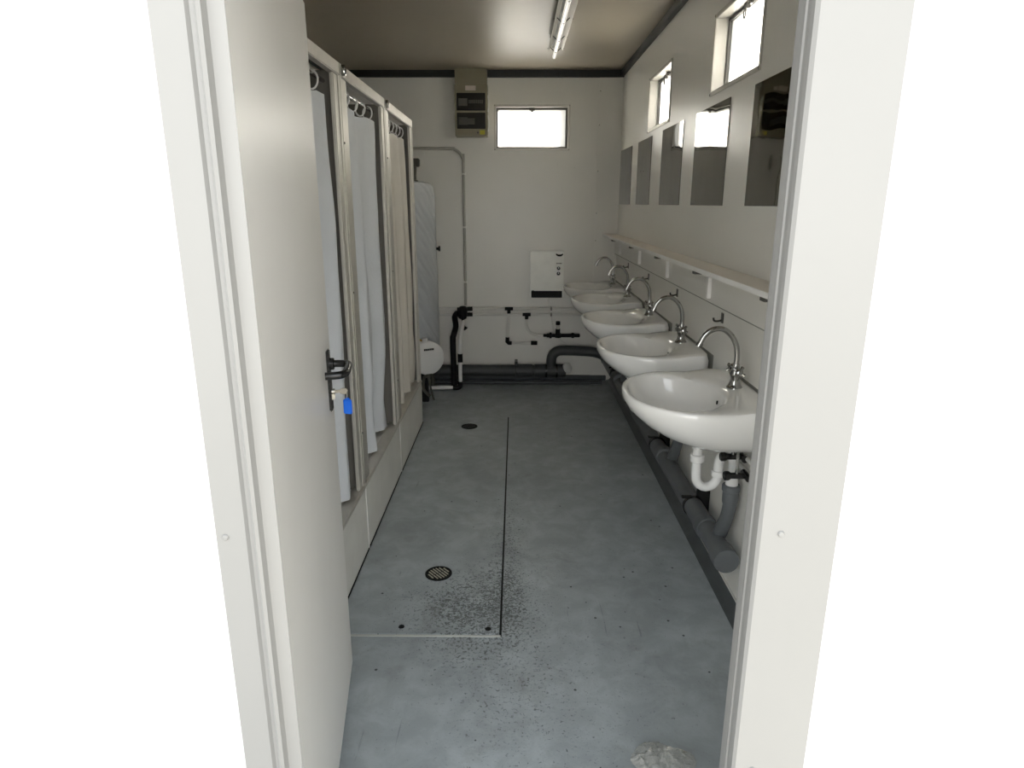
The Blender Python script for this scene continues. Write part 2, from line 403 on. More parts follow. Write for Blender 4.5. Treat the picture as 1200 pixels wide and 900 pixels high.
b = B(); b.lathe([(0.0085, 0), (0.0085, 0.012), (0.0, 0.012)], dp(sH, 0.004, 0.982), NN); b.obox(dp(sH, 0.010, 0.971), (0.010, 0.012, 0.026), RD, 0.003)
obj('lock_cylinder', b, 'steel', door)
# key with blue tag
key = thing('door_key', dp(sH, 0.02, 0.94), 'silver key in the door lock with a blue plastic tag hanging from it', 'key')
b = B(); b.obox(dp(sH, 0.022, 0.982), (0.002, 0.020, 0.008), RD)
kb = []
for k in range(20):
    a = 2 * PI * k / 20; kb.append((0.040 + 0.012 * math.cos(a), 0.982 + 0.009 * math.sin(a)))
b.loft([[dp(sH + d, x, z) for x, z in kb] for d in (-0.0013, 0.0013)])
obj('key_blade', b, 'keym', key)
b = B(); b.tube([dp(sH + 0.006 * math.cos(a), 0.049 + 0.001 * math.sin(a), 0.969 + 0.009 * math.sin(a)) for a in [2 * PI * k / 20 for k in range(21)]], 0.0012, 8)
obj('key_ring', b, 'steel', key)
RK = Matrix.Rotation(math.radians(70), 3, 'Z') @ RD
b = B(); b.obox(dp(sH, 0.049, 0.935), (0.026, 0.005, 0.044), RK, 0.0022); b.obox(dp(sH, 0.049, 0.958), (0.014, 0.0045, 0.008), RK, 0.002)
obj('key_tag', b, 'blue', key)

# ------------------------------------------------------------------ windows
def window(n, kind, u0, u1, v0, v1, label):
    # kind 'R': on right wall (u = y), 'B': on back wall (u = x)
    w0 = XR if kind == 'R' else YB
    def bx(b, a0, a1, d0, d1, c0, c1, bev=0.0):
        return b.box(w0 + d0, w0 + d1, a0, a1, c0, c1, bev) if kind == 'R' else b.box(a0, a1, w0 + d0, w0 + d1, c0, c1, bev)
    def pt(a, d, c): return Vector((w0 + d, a, c)) if kind == 'R' else Vector((a, w0 + d, c))
    root = bpy.data.objects.new('window_%d' % n, None); COL.objects.link(root); root.location = pt((u0 + u1) / 2, 0, v0); struct(root, label)
    b = B(); f = 0.014                                     # flange on the wall face
    for a0, a1, c0, c1 in ((u0 - f, u1 + f, v1 - 0.002, v1 + f), (u0 - f, u1 + f, v0 - f, v0 + 0.002), (u0 - f, u0 + 0.002, v0 + 0.002, v1 - 0.002), (u1 - 0.002, u1 + f, v0 + 0.002, v1 - 0.002)):
        bx(b, a0, a1, -0.006, 0.0, c0, c1, 0.0015)
    obj('window_flange', b, 'alu', root)
    b = B(); s = 0.004                                     # reveal lining
    for a0, a1, c0, c1 in ((u0, u1, v1 - s, v1), (u0, u1, v0, v0 + s), (u0, u0 + s, v0 + s, v1 - s), (u1 - s, u1, v0 + s, v1 - s)):
        bx(b, a0, a1, -0.004, 0.10, c0, c1)
    obj('reveal', b, 'frame', root)
    b = B(); s0, s = 0.004, 0.018                          # sash
    for a0, a1, c0, c1 in ((u0 + s0, u1 - s0, v1 - s, v1 - s0), (u0 + s0, u1 - s0, v0 + s0, v0 + s), (u0 + s0, u0 + s, v0 + s, v1 - s), (u1 - s, u1 - s0, v0 + s, v1 - s)):
        bx(b, a0, a1, 0.048, 0.075, c0, c1, 0.002)
    obj('window_frame', b, 'sash', root)
    b = B(); bx(b, u0 + 0.016, u1 - 0.016, 0.060, 0.064, v0 + 0.016, v1 - 0.016); obj('pane', b, 'pane', root)
    um = (u0 + u1) / 2
    b = B(); bx(b, um - 0.022, um + 0.022, 0.030, 0.048, v1 - 0.026, v1 - 0.006, 0.003); bx(b, um - 0.008, um + 0.008, 0.018, 0.04, v1 - 0.040, v1 - 0.02, 0.002)
    la = obj('latch', b, 'hookm', root)
    b = B(); b.tube([pt(um + 0.011 * math.cos(a), 0.022, v1 - 0.056 + 0.019 * math.sin(a)) for a in [2 * PI * k / 20 for k in range(21)]], 0.0028, 8); obj('pull_ring', b, 'hookm', la)
    for a in (u0 - f / 2, u1 + f / 2):
        for c in (v0 - f / 2, v1 + f / 2):
            b = B(); b.lathe([(0.0055, 0), (0.005, 0.002), (0.0, 0.003)], pt(a, -0.006, c), (-1, 0, 0) if kind == 'R' else (0, -1, 0), 12); obj('screw', b, 'seal', root)
window(1, 'R', *WINR[0], 'small bright frosted window nearest on the right wall')
window(2, 'R', *WINR[1], 'small bright frosted window far along the right wall')
window(3, 'B', *WINB, 'small bright frosted window in the back wall')

# ------------------------------------------------------------------ floor hatch and drains
b = B(); b.box(-0.652, -0.057, 2.047, 4.54, 0.0005, 0.006, 0.002)
h = tag(obj('floor_access_panel', b, 'floor'), 'long grey painted access panel let into the floor beside the shower cubicles', 'floor panel')
b = B(); b.box(-0.0565, -0.0485, 2.04, 4.545, 0.0003, 0.0035); b.box(-0.652, -0.0565, 4.541, 4.546, 0.0003, 0.003); obj('dark_joint', b, 'blackpipe', h)
b = B(); b.box(-0.652, -0.0515, 2.037, 2.046, 0.0004, 0.0045, 0.001); obj('front_edge', b, 'lip', h)
def drain(y, label, grate):
    r = thing('floor_drain', (-0.32, y, 0.006), label, 'drain', 'floor drains')
    b = B(); b.lathe([(0.056, 0.0), (0.056, 0.0025), (0.052, 0.004), (0.046, 0.001), (0.046, 0.0)], (-0.32, y, 0.006)); obj('rim', b, 'blackpipe', r)
    b = B(); b.lathe([(0.046, 0), (0.046, 0.0006), (0, 0.0006)], (-0.32, y, 0.006)); obj('drain_bowl', b, 'blackpipe', r)
    b = B(); Rz = Matrix.Rotation(math.radians(40), 3, 'Z')
    for k in range(-3, 4):
        d = k * 0.0128; hl = math.sqrt(max(0, 0.043 ** 2 - d * d))
        for sg in (-1, 1):
            c = Vector((d, sg * hl * 0.51, 0)); c.rotate(Rz)
            b.obox(Vector((-0.32, y, 0.009)) + c, (0.0056, hl * 0.90, 0.003), Rz, 0.0008)
    obj('grate', b, grate, r)
M['grate'] = mat('pale_grate', (0.45, 0.42, 0.33), 0.5)
M['darkgrate'] = mat('dark_grate', (0.05, 0.05, 0.045), 0.5)
drain(2.447, 'round floor drain with pale slotted grate nearest the doorway', 'grate')
drain(4.33, 'small dark round floor drain at the far end of the floor panel', 'darkgrate')
tag(obj('paint_chip', B().lathe([(0.012, 0), (0.010, 0.003), (0, 0.004)], (-0.415, 2.088, 0.006), seg=7), 'blackpipe'), 'dark flake lying near the front edge of the floor panel, left of two', 'debris', 'flakes on the floor panel')
tag(obj('paint_chip', B().lathe([(0.013, 0), (0.009, 0.003), (0, 0.003)], (-0.098, 2.078, 0.006), seg=6), 'blackpipe'), 'dark flake at the right front corner of the floor panel', 'debris', 'flakes on the floor panel')
# crumpled clear bag
b = B(); cx, cy = 0.405, 1.49; G = 26; V = {}
for i in range(G):
    for j in range(G):
        u = i / (G - 1) * 2 - 1; v = j / (G - 1) * 2 - 1
        x = u * math.sqrt(1 - v * v / 2); y = v * math.sqrt(1 - u * u / 2); rr = math.hypot(x, y)
        z = 0.006 + 0.040 * (1 - rr ** 2) * (0.35 + 0.9 * abs(noise.noise(Vector((x * 3.1, y * 3.1, 1))))) + 0.014 * abs(noise.noise(Vector((x * 8, y * 8, 4))))
        sc = 1 + 0.25 * noise.noise(Vector((x * 1.5, y * 1.5, 9)))
        V[i, j] = b.bm.verts.new((cx + x * 0.085 * sc, cy + y * 0.062 * sc, z))
for i in range(G - 1):
    for j in range(G - 1): b.bm.faces.new((V[i, j], V[i + 1, j], V[i + 1, j + 1], V[i, j + 1]))
tag(obj('plastic_bag', b, 'film', sharp=20), 'crumpled clear plastic wrapper lying on the floor just inside the doorway', 'wrapper')

# ------------------------------------------------------------------ shower cubicles
XF = -0.655; ZP = 0.305; ZT = 2.0
CUB = [(1.78, 2.65), (2.654, 3.52), (3.524, 4.42)]
CN = ['nearest the door leaf', 'in the middle of the three', 'at the far end of the row']
def cubicle(i, y0, y1):
    r = thing('shower_cubicle', ((XF + XL) / 2, (y0 + y1) / 2, 0.0), 'shower cubicle with aluminium frame and grey plinth, ' + CN[i], 'shower', 'shower cubicles along the left wall')
    b = B(); b.box(XF - 0.004, XF, y0 + 0.003, y1 - 0.002, 0.002, ZP, 0.001); obj('plinth_panel', b, 'cub', r)
    b = B(); b.box(XF, XF + 0.003, y0 - 0.003, y0 + 0.007, 0.002, ZP - 0.002); obj('joint_strip', b, 'pale', r)
    b = B(); b.box(XF, XF + 0.004, y0 + 0.002, y1 - 0.002, 0.0072, 0.012); obj('floor_joint', b, 'blackpipe', r)
    b = B(); b.box(XL + 0.01, XF - 0.005, y0 + 0.01, y1 - 0.01, 0.20, 0.26, 0.01); b.box(XF - 0.085, XF - 0.0045, y0 + 0.002, y1 - 0.002, 0.255, ZP - 0.006, 0.004); obj('shower_tray', b, 'cub', r)
    b = B(); b.box(XF - 0.05, XF + 0.004, y0 + 0.001, y1 - 0.001, ZP - 0.005, ZP + 0.012, 0.003); obj('bottom_rail', b, 'alu', r)
    b = B(); b.box(XF - 0.03, XF, y0, y1, ZT - 0.045, ZT, 0.003); obj('top_rail', b, 'alu', r)
    b = B(); b.box(XF - 0.026, XF - 0.001, y0 + 0.001, y0 + 0.022, ZP + 0.012, ZT - 0.045, 0.002); b.box(XF - 0.020, XF - 0.004, y0 + 0.022, y0 + 0.105, ZP + 0.012, ZT - 0.045, 0.004); p1 = obj('post', b, 'alu', r)
    b = B(); b.box(XF - 0.026, XF - 0.001, y1 - 0.022, y1 - 0.001, ZP + 0.012, ZT - 0.045, 0.002); b.box(XF - 0.020, XF - 0.005, y1 - 0.075, y1 - 0.022, ZP + 0.012, ZT - 0.045, 0.004); obj('post', b, 'alu', r)
    for z in (0.55, 1.15, 1.72):
        obj('screw', B().lathe([(0.005, 0), (0.004, 0.002), (0, 0.0025)], (XF - 0.001, y0 + 0.011, z), (1, 0, 0), 10), 'black', p1)
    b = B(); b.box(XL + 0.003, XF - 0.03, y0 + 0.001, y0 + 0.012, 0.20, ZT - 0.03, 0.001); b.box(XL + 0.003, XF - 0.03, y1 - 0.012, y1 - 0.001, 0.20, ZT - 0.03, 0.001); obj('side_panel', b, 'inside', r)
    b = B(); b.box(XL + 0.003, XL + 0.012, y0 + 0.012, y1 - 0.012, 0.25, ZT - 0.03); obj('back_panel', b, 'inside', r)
    b = B(); b.cyl((XF - 0.06, y0 + 0.012, 1.935), (XF - 0.06, y1 - 0.012, 1.935), 0.008, seg=14); obj('curtain_rod', b, 'chrome', r)
    b = B(); b.lathe([(0.018, -0.005), (0.020, 0.0), (0.020, 0.010), (0.012, 0.013), (0, 0.013)], (XF + 0.001, y0 + 0.035, ZT - 0.022), (1, 0, 0), 18); obj('rail_joint', b, 'chrome', r)
for i, (a, c) in enumerate(CUB): cubicle(i, a, c)
def curtain(i, y0, y1, by0, by1, m, label, nw, zb, lean):
    ztop = 1.885
    r = thing('shower_curtain', (XF - 0.06, (y0 + y1) / 2, zb), label, 'curtain', 'shower curtains')
    b = B(); nu, nv = 90, 34; rows = []
    for j in range(nv + 1):
        t = j / nv; z = ztop * (1 - t) + zb * t; row = []
        for k in range(nu + 1):
            u = k / nu
            uu = u + 0.02 * math.sin(u * 9 + i)
            a = y0 * (1 - uu) + y1 * uu; c = by0 * (1 - uu) + by1 * uu
            e = t ** 1.2
            amp = 0.014 + 0.018 * math.sin(min(1, t * 1.6) * PI / 2)
            ph = (nw * 0.55) * 2 * PI * u + 1.7 * i + 0.8 * math.sin(2.3 * t + i)
            x = XF - 0.052 + amp * math.sin(ph) + 0.010 * math.sin(2.3 * ph + 3 * t) * t - lean * e + 0.022 * noise.noise(Vector((u * 3, t * 4, i * 7.0)))
            x = min(x, XF - 0.022)
            y = a * (1 - e) + c * e + 0.012 * math.cos(ph) * (0.4 + t) + 0.02 * noise.noise(Vector((t * 3, u * 2, i * 3.1)))
            sag = 0.014 * abs(math.sin(ph * 0.5)) * (1 - t)
            row.append(Vector((x, y, z - sag)))
        rows.append(row)
    b.loft(rows, False, False, False)
    c = obj('curtain_cloth', b, m, r, 80)
    n = max(3, nw + 1)
    for k in range(n):
        yy = y0 + (y1 - y0) * (k + 0.5) / n
        b = B(); b.tube([Vector((XF - 0.062 + 0.022 * math.cos(a), yy + 0.007 * math.sin(a), 1.915 + 0.031 * math.sin(a))) for a in [2 * PI * q / 24 for q in range(25)]], 0.0035, 8)
        obj('curtain_ring', b, 'plastic', r)
curtain(0, 1.95, 2.56, 1.95, 2.50, 'cloth', 'white shower curtain in the nearest cubicle, partly hidden by the door leaf', 4, 0.33, 0.0)
curtain(1, 2.72, 3.47, 2.74, 3.42, 'cloth', 'white shower curtain in the middle cubicle', 4, 0.33, 0.01)
curtain(2, 3.70, 4.35, 3.64, 4.32, 'cloth2', 'cream shower curtain in the far cubicle', 5, 0.33, 0.0)

# ------------------------------------------------------------------ mirrors, hooks, shelf
MY = [(2.01, 2.511), (2.787, 3.29), (3.53, 4.024), (4.335, 4.803), (5.055, 5.585)]
ML = ['wall mirror nearest the doorway, reflecting the dark distribution box', 'wall mirror under the nearest window, reflecting a bright pane', 'wall mirror with a narrow bright reflection at its top, middle of five', 'dark wall mirror below the far window, second from the corner', 'dark wall mirror closest to the back corner']
for (a, c), l in zip(MY, ML):
    b = B(); b.box(XR - 0.004, XR - 0.0005, a, c, 1.491, 1.902, 0.0008, 1)
    tag(obj('wall_mirror', b, 'mirror'), l, 'mirror', 'frameless mirrors on the right wall')
HY = [(2.66, 'between the two nearest basins'), (3.44, 'between the second and third basins from the door'), (4.21, 'between the third and fourth basins from the door'), (4.99, 'between the two farthest basins')]
h0 = None
for y, l in HY:
    if h0 is None:
        r = thing('towel_hook', (XR, y, 1.03), '', 'hook', 'wall hooks above the basins'); h0 = r
        b = B(); b.box(XR - 0.004, XR, y - 0.014, y + 0.014, 1.03, 1.072, 0.0015); obj('hook_plate', b, 'hookm', r)
        b = B(); b.tube([(XR - 0.003, y, 1.042), (XR - 0.02, y, 1.038), (XR - 0.034, y, 1.040), (XR - 0.038, y, 1.052)], 0.0042, 10, smooth=4); obj('hook_arm', b, 'hookm', r)
    else:
        r = copy_tree(h0); r.location.y = y
    r['label'] = 'small chrome wall hook ' + l
sh = thing('wall_shelf', (0.78, 3.4, 1.10), 'long narrow cream shelf with backing board running above the basins', 'shelf')
for a, c in ((YF + 0.01, 4.398), (4.402, YB - 0.005)):
    b = B(); b.box(0.722, XR - 0.0005, a, c, 1.236, 1.252, 0.003); q_ = obj('shelf_board', b, 'shelfm', sh); obj('edge_band', B().box(0.719, 0.722, a, c, 1.235, 1.253, 0.001), 'pale', q_)
    b = B(); b.box(XR - 0.018, XR - 0.0005, a, c, 1.095, 1.2355, 0.002); q_ = obj('backing_board', b, 'wall', sh); obj('joint_line', B().box(XR - 0.016, XR - 0.0005, a, c, 1.091, 1.0949), 'seal', q_)
for y in (2.0, 2.8, 3.6, 4.43, 5.27):
    b = B(); b.box(XR - 0.034, XR - 0.018, y - 0.013, y + 0.013, 1.112, 1.235, 0.001); b.box(0.765, XR - 0.018, y - 0.011, y + 0.011, 1.229, 1.235, 0.001)
    q_ = obj('bracket', b, 'pale', sh); obj('bracket_head', B().box(0.745, XR - 0.036, y - 0.020, y + 0.020, 1.214, 1.2288, 0.001), 'sash', q_)

# ------------------------------------------------------------------ wash basins
ZR = 0.862
def superr(th, a, bh, n):
    c, s = abs(math.cos(th)), abs(math.sin(th))
    return (max(c, 1e-9) ** n / a ** n + max(s, 1e-9) ** n / bh ** n) ** (-1 / n)
def basin(yc_, label):
    r = thing('wash_basin', (XR, yc_, ZR - 0.18), label, 'basin', 'wash basins along the right wall')
    K = 72; cx = -0.205
    def outline(s=1.0, grow=0.0):
        P = []
        for k in range(K):
            th = 2 * PI * k / K
            c = math.cos(th)
            if c < 0: rad = superr(th, 0.255 + grow, 0.290 + grow, 2.15)
            else: rad = superr(th, 0.204, 0.290 + grow, 2.15 + 9 * min(1, c * 3.2))
            P.append((cx + rad * c, rad * math.sin(th)))
        return P
    O = outline()
    bw = [(-0.275 + 0.163 * math.cos(2 * PI * k / K), 0.232 * math.sin(2 * PI * k / K)) for k in range(K)]
    # keep the bowl shape rounded egg
    bw = [(x, y * (1 - 0.10 * ((x + 0.275) / 0.163) )) for x, y in bw]
    dc = (-0.180, 0.0)
    def mixl(A, Bp, t, z): return [Vector((XR + a[0] * (1 - t) + p[0] * t, yc_ + a[1] * (1 - t) + p[1] * t, z)) for a, p in zip(A, Bp)]
    D = [(dc[0] + 0.02 * math.cos(2 * PI * k / K), dc[1] + 0.02 * math.sin(2 * PI * k / K)) for k in range(K)]
    loops = []
    for t, dz in ((0, -0.152), (0.25, -0.147), (0.5, -0.135), (0.7, -0.112), (0.84, -0.080), (0.93, -0.046), (0.975, -0.022), (1.0, -0.008)):
        loops.append(mixl(D, bw, t, ZR + dz))
    def deck(P, z0):     # the deck rises gently towards the wall
        out = []
        for v in P:
            q = max(0, (v.x - XR + 0.17) / 0.17); v.z = z0 + 0.012 * min(1, q * 2.0); out.append(v)
        return out
    loops.append(deck(mixl(bw, O, 0.12, 0), ZR - 0.001))
    loops.append(deck(mixl(bw, O, 0.45, 0), ZR + 0.002))
    loops.append(deck(mixl(bw, O, 0.80, 0), ZR + 0.001))
    loops.append(deck(mixl(bw, O, 0.95, 0), ZR - 0.003))
    def sc(s, z, sy=None):
        sy = s if sy is None else sy
        return [Vector((XR + (x if x > -0.01 else x * s), yc_ + y * sy, z)) for x, y in O]
    loops.append(sc(1.0, ZR - 0.014)); loops.append(sc(0.995, ZR - 0.030, 0.993)); loops.append(sc(0.95, ZR - 0.062, 0.96)); loops.append(sc(0.865, ZR - 0.098, 0.89))
    loops.append(sc(0.76, ZR - 0.130, 0.80)); loops.append(sc(0.64, ZR - 0.156, 0.68)); loops.append(sc(0.52, ZR - 0.170, 0.52)); loops.append(sc(0.40, ZR - 0.176, 0.36))
    for Lp in loops:
        for v in Lp: v.x = min(v.x, XR - 0.0015)
    b = B().loft(loops, True, True); body = obj('basin_bowl', b, 'ceramic', r, 55)
    b = B(); b.box(XR - 0.0014, XR - 0.0004, yc_ - 0.293, yc_ + 0.293, ZR - 0.055, ZR + 0.016); obj('silicone_joint', b, 'seal', r)
    b = B(); b.lathe([(0.021, 0), (0.021, 0.003), (0.012, 0.004), (0.010, 0.001), (0, 0.001)], (XR + dc[0], yc_, ZR - 0.152)); obj('waste_ring', b, 'chrome', r)
    b = B(); b.tube([(XR - 0.1245, yc_, ZR - 0.037), (XR - 0.126, yc_, ZR - 0.050)], 0.0035, 10); obj('overflow_slot', b, 'black', r)
    # faucet
    fx = XR - 0.070; fz = ZR + 0.011
    f = bpy.data.objects.new('faucet', None); COL.objects.link(f); f.parent = r; f.location = Vector((fx, yc_, fz)) - wpos(r)
    b = B(); b.lathe([(0.027, 0), (0.027, 0.004), (0.022, 0.010), (0.017, 0.022), (0.0165, 0.034), (0.021, 0.044), (0.021, 0.056), (0.015, 0.066), (0.012, 0.078), (0.0115, 0.088), (0, 0.088)], (fx, yc_, fz)); obj('faucet_body', b, 'chrome', f)
    b = B(); b.tube([(fx, yc_, fz + 0.080), (fx, yc_, fz + 0.115), (fx - 0.006, yc_, fz + 0.152), (fx - 0.026, yc_, fz + 0.187), (fx - 0.056, yc_, fz + 0.209), (fx - 0.090, yc_, fz + 0.208), (fx - 0.117, yc_, fz + 0.188), (fx - 0.132, yc_, fz + 0.158)], [0.0095] * 6 + [0.009, 0.009], 16, smooth=7)
    b.cyl((fx - 0.131, yc_, fz + 0.161), (fx - 0.137, yc_, fz + 0.148), 0.0115, seg=16)
    obj('spout', b, 'chrome', f)
    for s in (-1, 1):
        a0 = Vector((fx, yc_ + s * 0.012, fz + 0.048)); d = Vector((0, s * 0.82, 0.57)).normalized()
        b = B(); b.cyl(a0, a0 + d * 0.026, 0.010, 0.008, 14)
        c0 = a0 + d * 0.032; u = d.orthogonal().normalized(); v = d.cross(u)
        b.lathe([(0.012, -0.008), (0.014, 0.0), (0.012, 0.006), (0.006, 0.010), (0, 0.011)], c0, d, 16)
        for q in (u, v): b.tube([c0 - q * 0.022, c0 - q * 0.012, c0 + q * 0.012, c0 + q * 0.022], [0.0065, 0.005, 0.005, 0.0065], 10)
        obj('tap_handle', b, 'chrome', f)
    # trap
    tx = XR + dc[0] + 0.0; ux = tx + 0.080; wx = XR - 0.046
    tr = bpy.data.objects.new('drain_trap', None); COL.objects.link(tr); tr.parent = r; tr.location = Vector((tx, yc_, ZR - 0.38)) - wpos(r)
    zb = ZR - 0.352
    pts = [(tx, yc_, ZR - 0.172), (tx, yc_, zb + 0.04)] + [((tx + ux) / 2 - 0.040 * math.cos(a), yc_, zb + 0.03 - 0.045 * math.sin(a)) for a in [PI * k / 10 for k in range(1, 10)]]
    pts += [(ux, yc_, zb + 0.04), (ux, yc_, zb + 0.075)] + [((ux + wx) / 2 - (wx - ux) / 2 * math.cos(a), yc_, zb + 0.080 + 0.030 * math.sin(a)) for a in [PI * k / 10 for k in range(1, 10)]]
    pts += [(wx, yc_, zb + 0.08), (wx, yc_, zb - 0.03)]
    b = B(); b.tube(pts, 0.0175, 18); obj('trap_pipe', b, 'plastic', tr)
    for (x, z0, z1, rr) in ((tx, ZR - 0.192, ZR - 0.176, 0.024), (tx, ZR - 0.214, ZR - 0.196, 0.0255), (tx, ZR - 0.268, ZR - 0.240, 0.0255), (ux, zb + 0.028, zb + 0.050, 0.0245), (wx, zb - 0.035, zb + 0.045, 0.0225)):
        b = B(); b.lathe([(rr - 0.003, z0), (rr, z0 + 0.003), (rr, z1 - 0.003), (rr - 0.003, z1)], (x, yc_, 0), seg=22); obj('collar', b, 'plastic', tr)
    return r
SY = [2.245, 3.03, 3.80, 4.57, 5.305]
SLB = ['white wash basin nearest the doorway with its white trap in view', 'white wash basin second from the doorway', 'white wash basin in the middle of the row of five', 'white wash basin second from the back wall', 'white wash basin in the back corner beside the heater']
b0 = basin(SY[0], SLB[0])
for y, l in zip(SY[1:], SLB[1:]):
    c = copy_tree(b0); c.location.y = y; c['label'] = l

# waste pipe along the right wall with branches
wx = XR - 0.046
wp = thing('waste_pipe', (wx, 3.8, 0.19), 'thick grey waste pipe running along the right wall under the basins', 'pipe')
b = B(); b.cyl((wx - 0.022, 2.17, 0.238), (wx - 0.022, 5.50, 0.205), 0.041, seg=28); obj('main_pipe', b, 'greypipe', wp)
b = B(); b.lathe([(0.046, 0), (0.047, 0.004), (0.047, 0.07), (0.042, 0.075)], (wx - 0.022, 2.155, 0.238), (0, 1, 0), 30); obj('end_cap', b, 'greypipe', wp)
for y in SY:
    b = B(); b.tube([(wx, y, 0.50), (wx, y, 0.44), (wx, y, 0.42), (wx - 0.002, y + 0.01, 0.37), (wx - 0.006, y + 0.045, 0.30), (wx - 0.01, y + 0.075, 0.24)], [0.029, 0.029, 0.025, 0.025, 0.027, 0.027], 20, smooth=3)
    b.lathe([(0.030, 0), (0.033, 0.004), (0.033, 0.022), (0.030, 0.026)], (wx, y, 0.478), (0, 0, 1), 22); obj('branch', b, 'greypipe', wp)
    b = B(); b.lathe([(0.046, 0), (0.0465, 0.003), (0.0465, 0.05), (0.046, 0.053)], (wx - 0.022, y + 0.16, 0.236), (0, 1, 0), 30); obj('socket', b, 'greypipe', wp)
for y in (2.62, 3.38, 4.2, 4.95):
    b = B(); b.lathe([(0.045, 0), (0.045, 0.018)], (wx - 0.022, y, 0.232), (0, 1, 0), 28); b.box(wx - 0.01, XR - 0.001, y, y + 0.018, 0.16, 0.32, 0.002); b.box(wx - 0.075, wx - 0.03, y, y + 0.018, 0.270, 0.280, 0.002); obj('pipe_clamp', b, 'black', wp)
# supply pipes and angle valves by each basin
sp = thing('water_supply_pipes', (XR - 0.02, 3.5, 0.57), 'pair of pale water pipes running under the basins on the right wall', 'pipe')
b = B(); b.cyl((XR - 0.018, YF + 0.01, 0.625), (XR - 0.018, YB - 0.006, 0.632), 0.009, seg=14); obj('hot_pipe', b, 'whitepipe', sp)
b = B(); b.cyl((XR - 0.018, YF + 0.01, 0.575), (XR - 0.018, YB - 0.006, 0.581), 0.009, seg=14); obj('cold_pipe', b, 'whitepipe', sp)
v0 = None
for y, nm in zip(SY, ('nearest the doorway', 'second from the doorway', 'in the middle of the row', 'second from the back wall', 'in the back corner')):
    if v0 is None:
        r = thing('angle_valve_set', (XR - 0.03, y - 0.06, 0.57), '', 'valve', 'angle valves under the basins'); v0 = r
        for q, (yy, z) in enumerate(((y - 0.085, 0.575), (y - 0.03, 0.625))):
            b = B(); b.cyl((XR - 0.027, yy - 0.03, z), (XR - 0.027, yy + 0.03, z), 0.013, seg=14); b.cyl((XR - 0.03, yy, z), (XR - 0.085, yy, z), 0.011, seg=14); b.lathe([(0.014, 0), (0.017, 0.006), (0.017, 0.018), (0.013, 0.022)], (XR - 0.085, yy, z), (-1, 0, 0), 14); obj('valve_body', b, 'black', r)
            b = B(); b.tube([(XR - 0.062, yy, z), (XR - 0.062, yy, z + 0.045), (XR - 0.058, yy + 0.02, z + 0.085), (XR - 0.05, yy + 0.06, 0.69)], 0.006, 10, smooth=4); obj('hose', b, 'chrome', r)
    else:
        r = copy_tree(v0); r.location.y = y - 0.06
    r['label'] = 'black valves with flexible hoses under the basin ' + nm

# ------------------------------------------------------------------ back wall: pipes
YP = YB - 0.032
s = thing('back_water_pipes', (-0.3, YP, 0.57), 'two pale horizontal water pipes running across the back wall', 'pipe')
b = B(); b.cyl((XL + 0.2, YP, 0.632), (XR - 0.03, YP, 0.632), 0.0125, seg=14); obj('upper_pipe', b, 'whitepipe', s)
b = B(); b.cyl((XL + 0.2, YP, 0.583), (XR - 0.03, YP, 0.583), 0.0125, seg=14); obj('lower_pipe', b, 'whitepipe', s)
for x in (-0.40, 0.30):
    for z in (0.632, 0.583): obj('pipe_clip', B().box(x - 0.008, x + 0.008, YP - 0.016, YB, z - 0.014, z + 0.014, 0.003), 'seal', s)
def fit(b, x, z): b.cyl((x - 0.035, YP, z), (x + 0.035, YP, z), 0.0145, seg=14); b.cyl((x, YP, z), (x, YP - 0.002, z - 0.04), 0.0145, seg=14); return b
s = thing('capped_branch_pipe', (-0.03, YP, 0.33), 'short pale branch pipe going down and right to a capped end, left on back wall', 'pipe')
b = B(); b.tube([(-0.060, YP, 0.60), (-0.065, YP, 0.50), (-0.075, YP, 0.365), (-0.075, YP, 0.345), (-0.05, YP, 0.335), (0.15, YP, 0.335)], 0.0115, 14); obj('branch_pipe', b, 'whitepipe', s)
obj('tee_fitting', fit(B(), -0.060, 0.632), 'blackpipe', s)
b = B(); b.tube([(-0.072, YP, 0.385), (-0.075, YP, 0.345), (-0.064, YP, 0.335), (-0.035, YP, 0.334)], 0.0165, 14); obj('elbow', b, 'blackpipe', s)
b = B(); b.cyl((0.13, YP, 0.335), (0.185, YP, 0.335), 0.017, seg=16); obj('end_cap', b, 'blackpipe', s)
s = thing('valve_branch_pipe', (0.35, YP, 0.38), 'pale curved branch pipe leading to a row of black brass valves on back wall', 'pipe')
b = B(); b.tube([(0.090, YP, 0.57), (0.092, YP, 0.50), (0.11, YP, 0.445), (0.15, YP, 0.415), (0.20, YP, 0.405), (0.27, YP, 0.404)], 0.010, 14, smooth=4); obj('branch_pipe', b, 'whitepipe', s)
obj('tee_fitting', fit(B(), 0.091, 0.583), 'blackpipe', s)
b = B(); b.lathe([(0.010, 0), (0.013, 0.003), (0.013, 0.03), (0.018, 0.032), (0.018, 0.05), (0.026, 0.055), (0.026, 0.07), (0.016, 0.075), (0.016, 0.10), (0.021, 0.105), (0.023, 0.13), (0.021, 0.15), (0.016, 0.155), (0.016, 0.24), (0.023, 0.245), (0.023, 0.262), (0.016, 0.267), (0.016, 0.31), (0.01, 0.315)], (0.235, YP - 0.01, 0.404), (1, 0, 0), 16)
b.cyl((0.36, YP - 0.01, 0.404), (0.36, YP - 0.012, 0.46), 0.020, seg=16); obj('valve_row', b, 'blackpipe', s)
b = B(); b.cyl((0.36, YP - 0.012, 0.455), (0.36, YP - 0.014, 0.50), 0.013, seg=14); obj('valve_stem', b, 'steel', s)
b = B(); b.cyl((0.36, YP - 0.012, 0.498), (0.36, YP - 0.014, 0.525), 0.019, seg=14); obj('valve_knob', b, 'blackpipe', s)
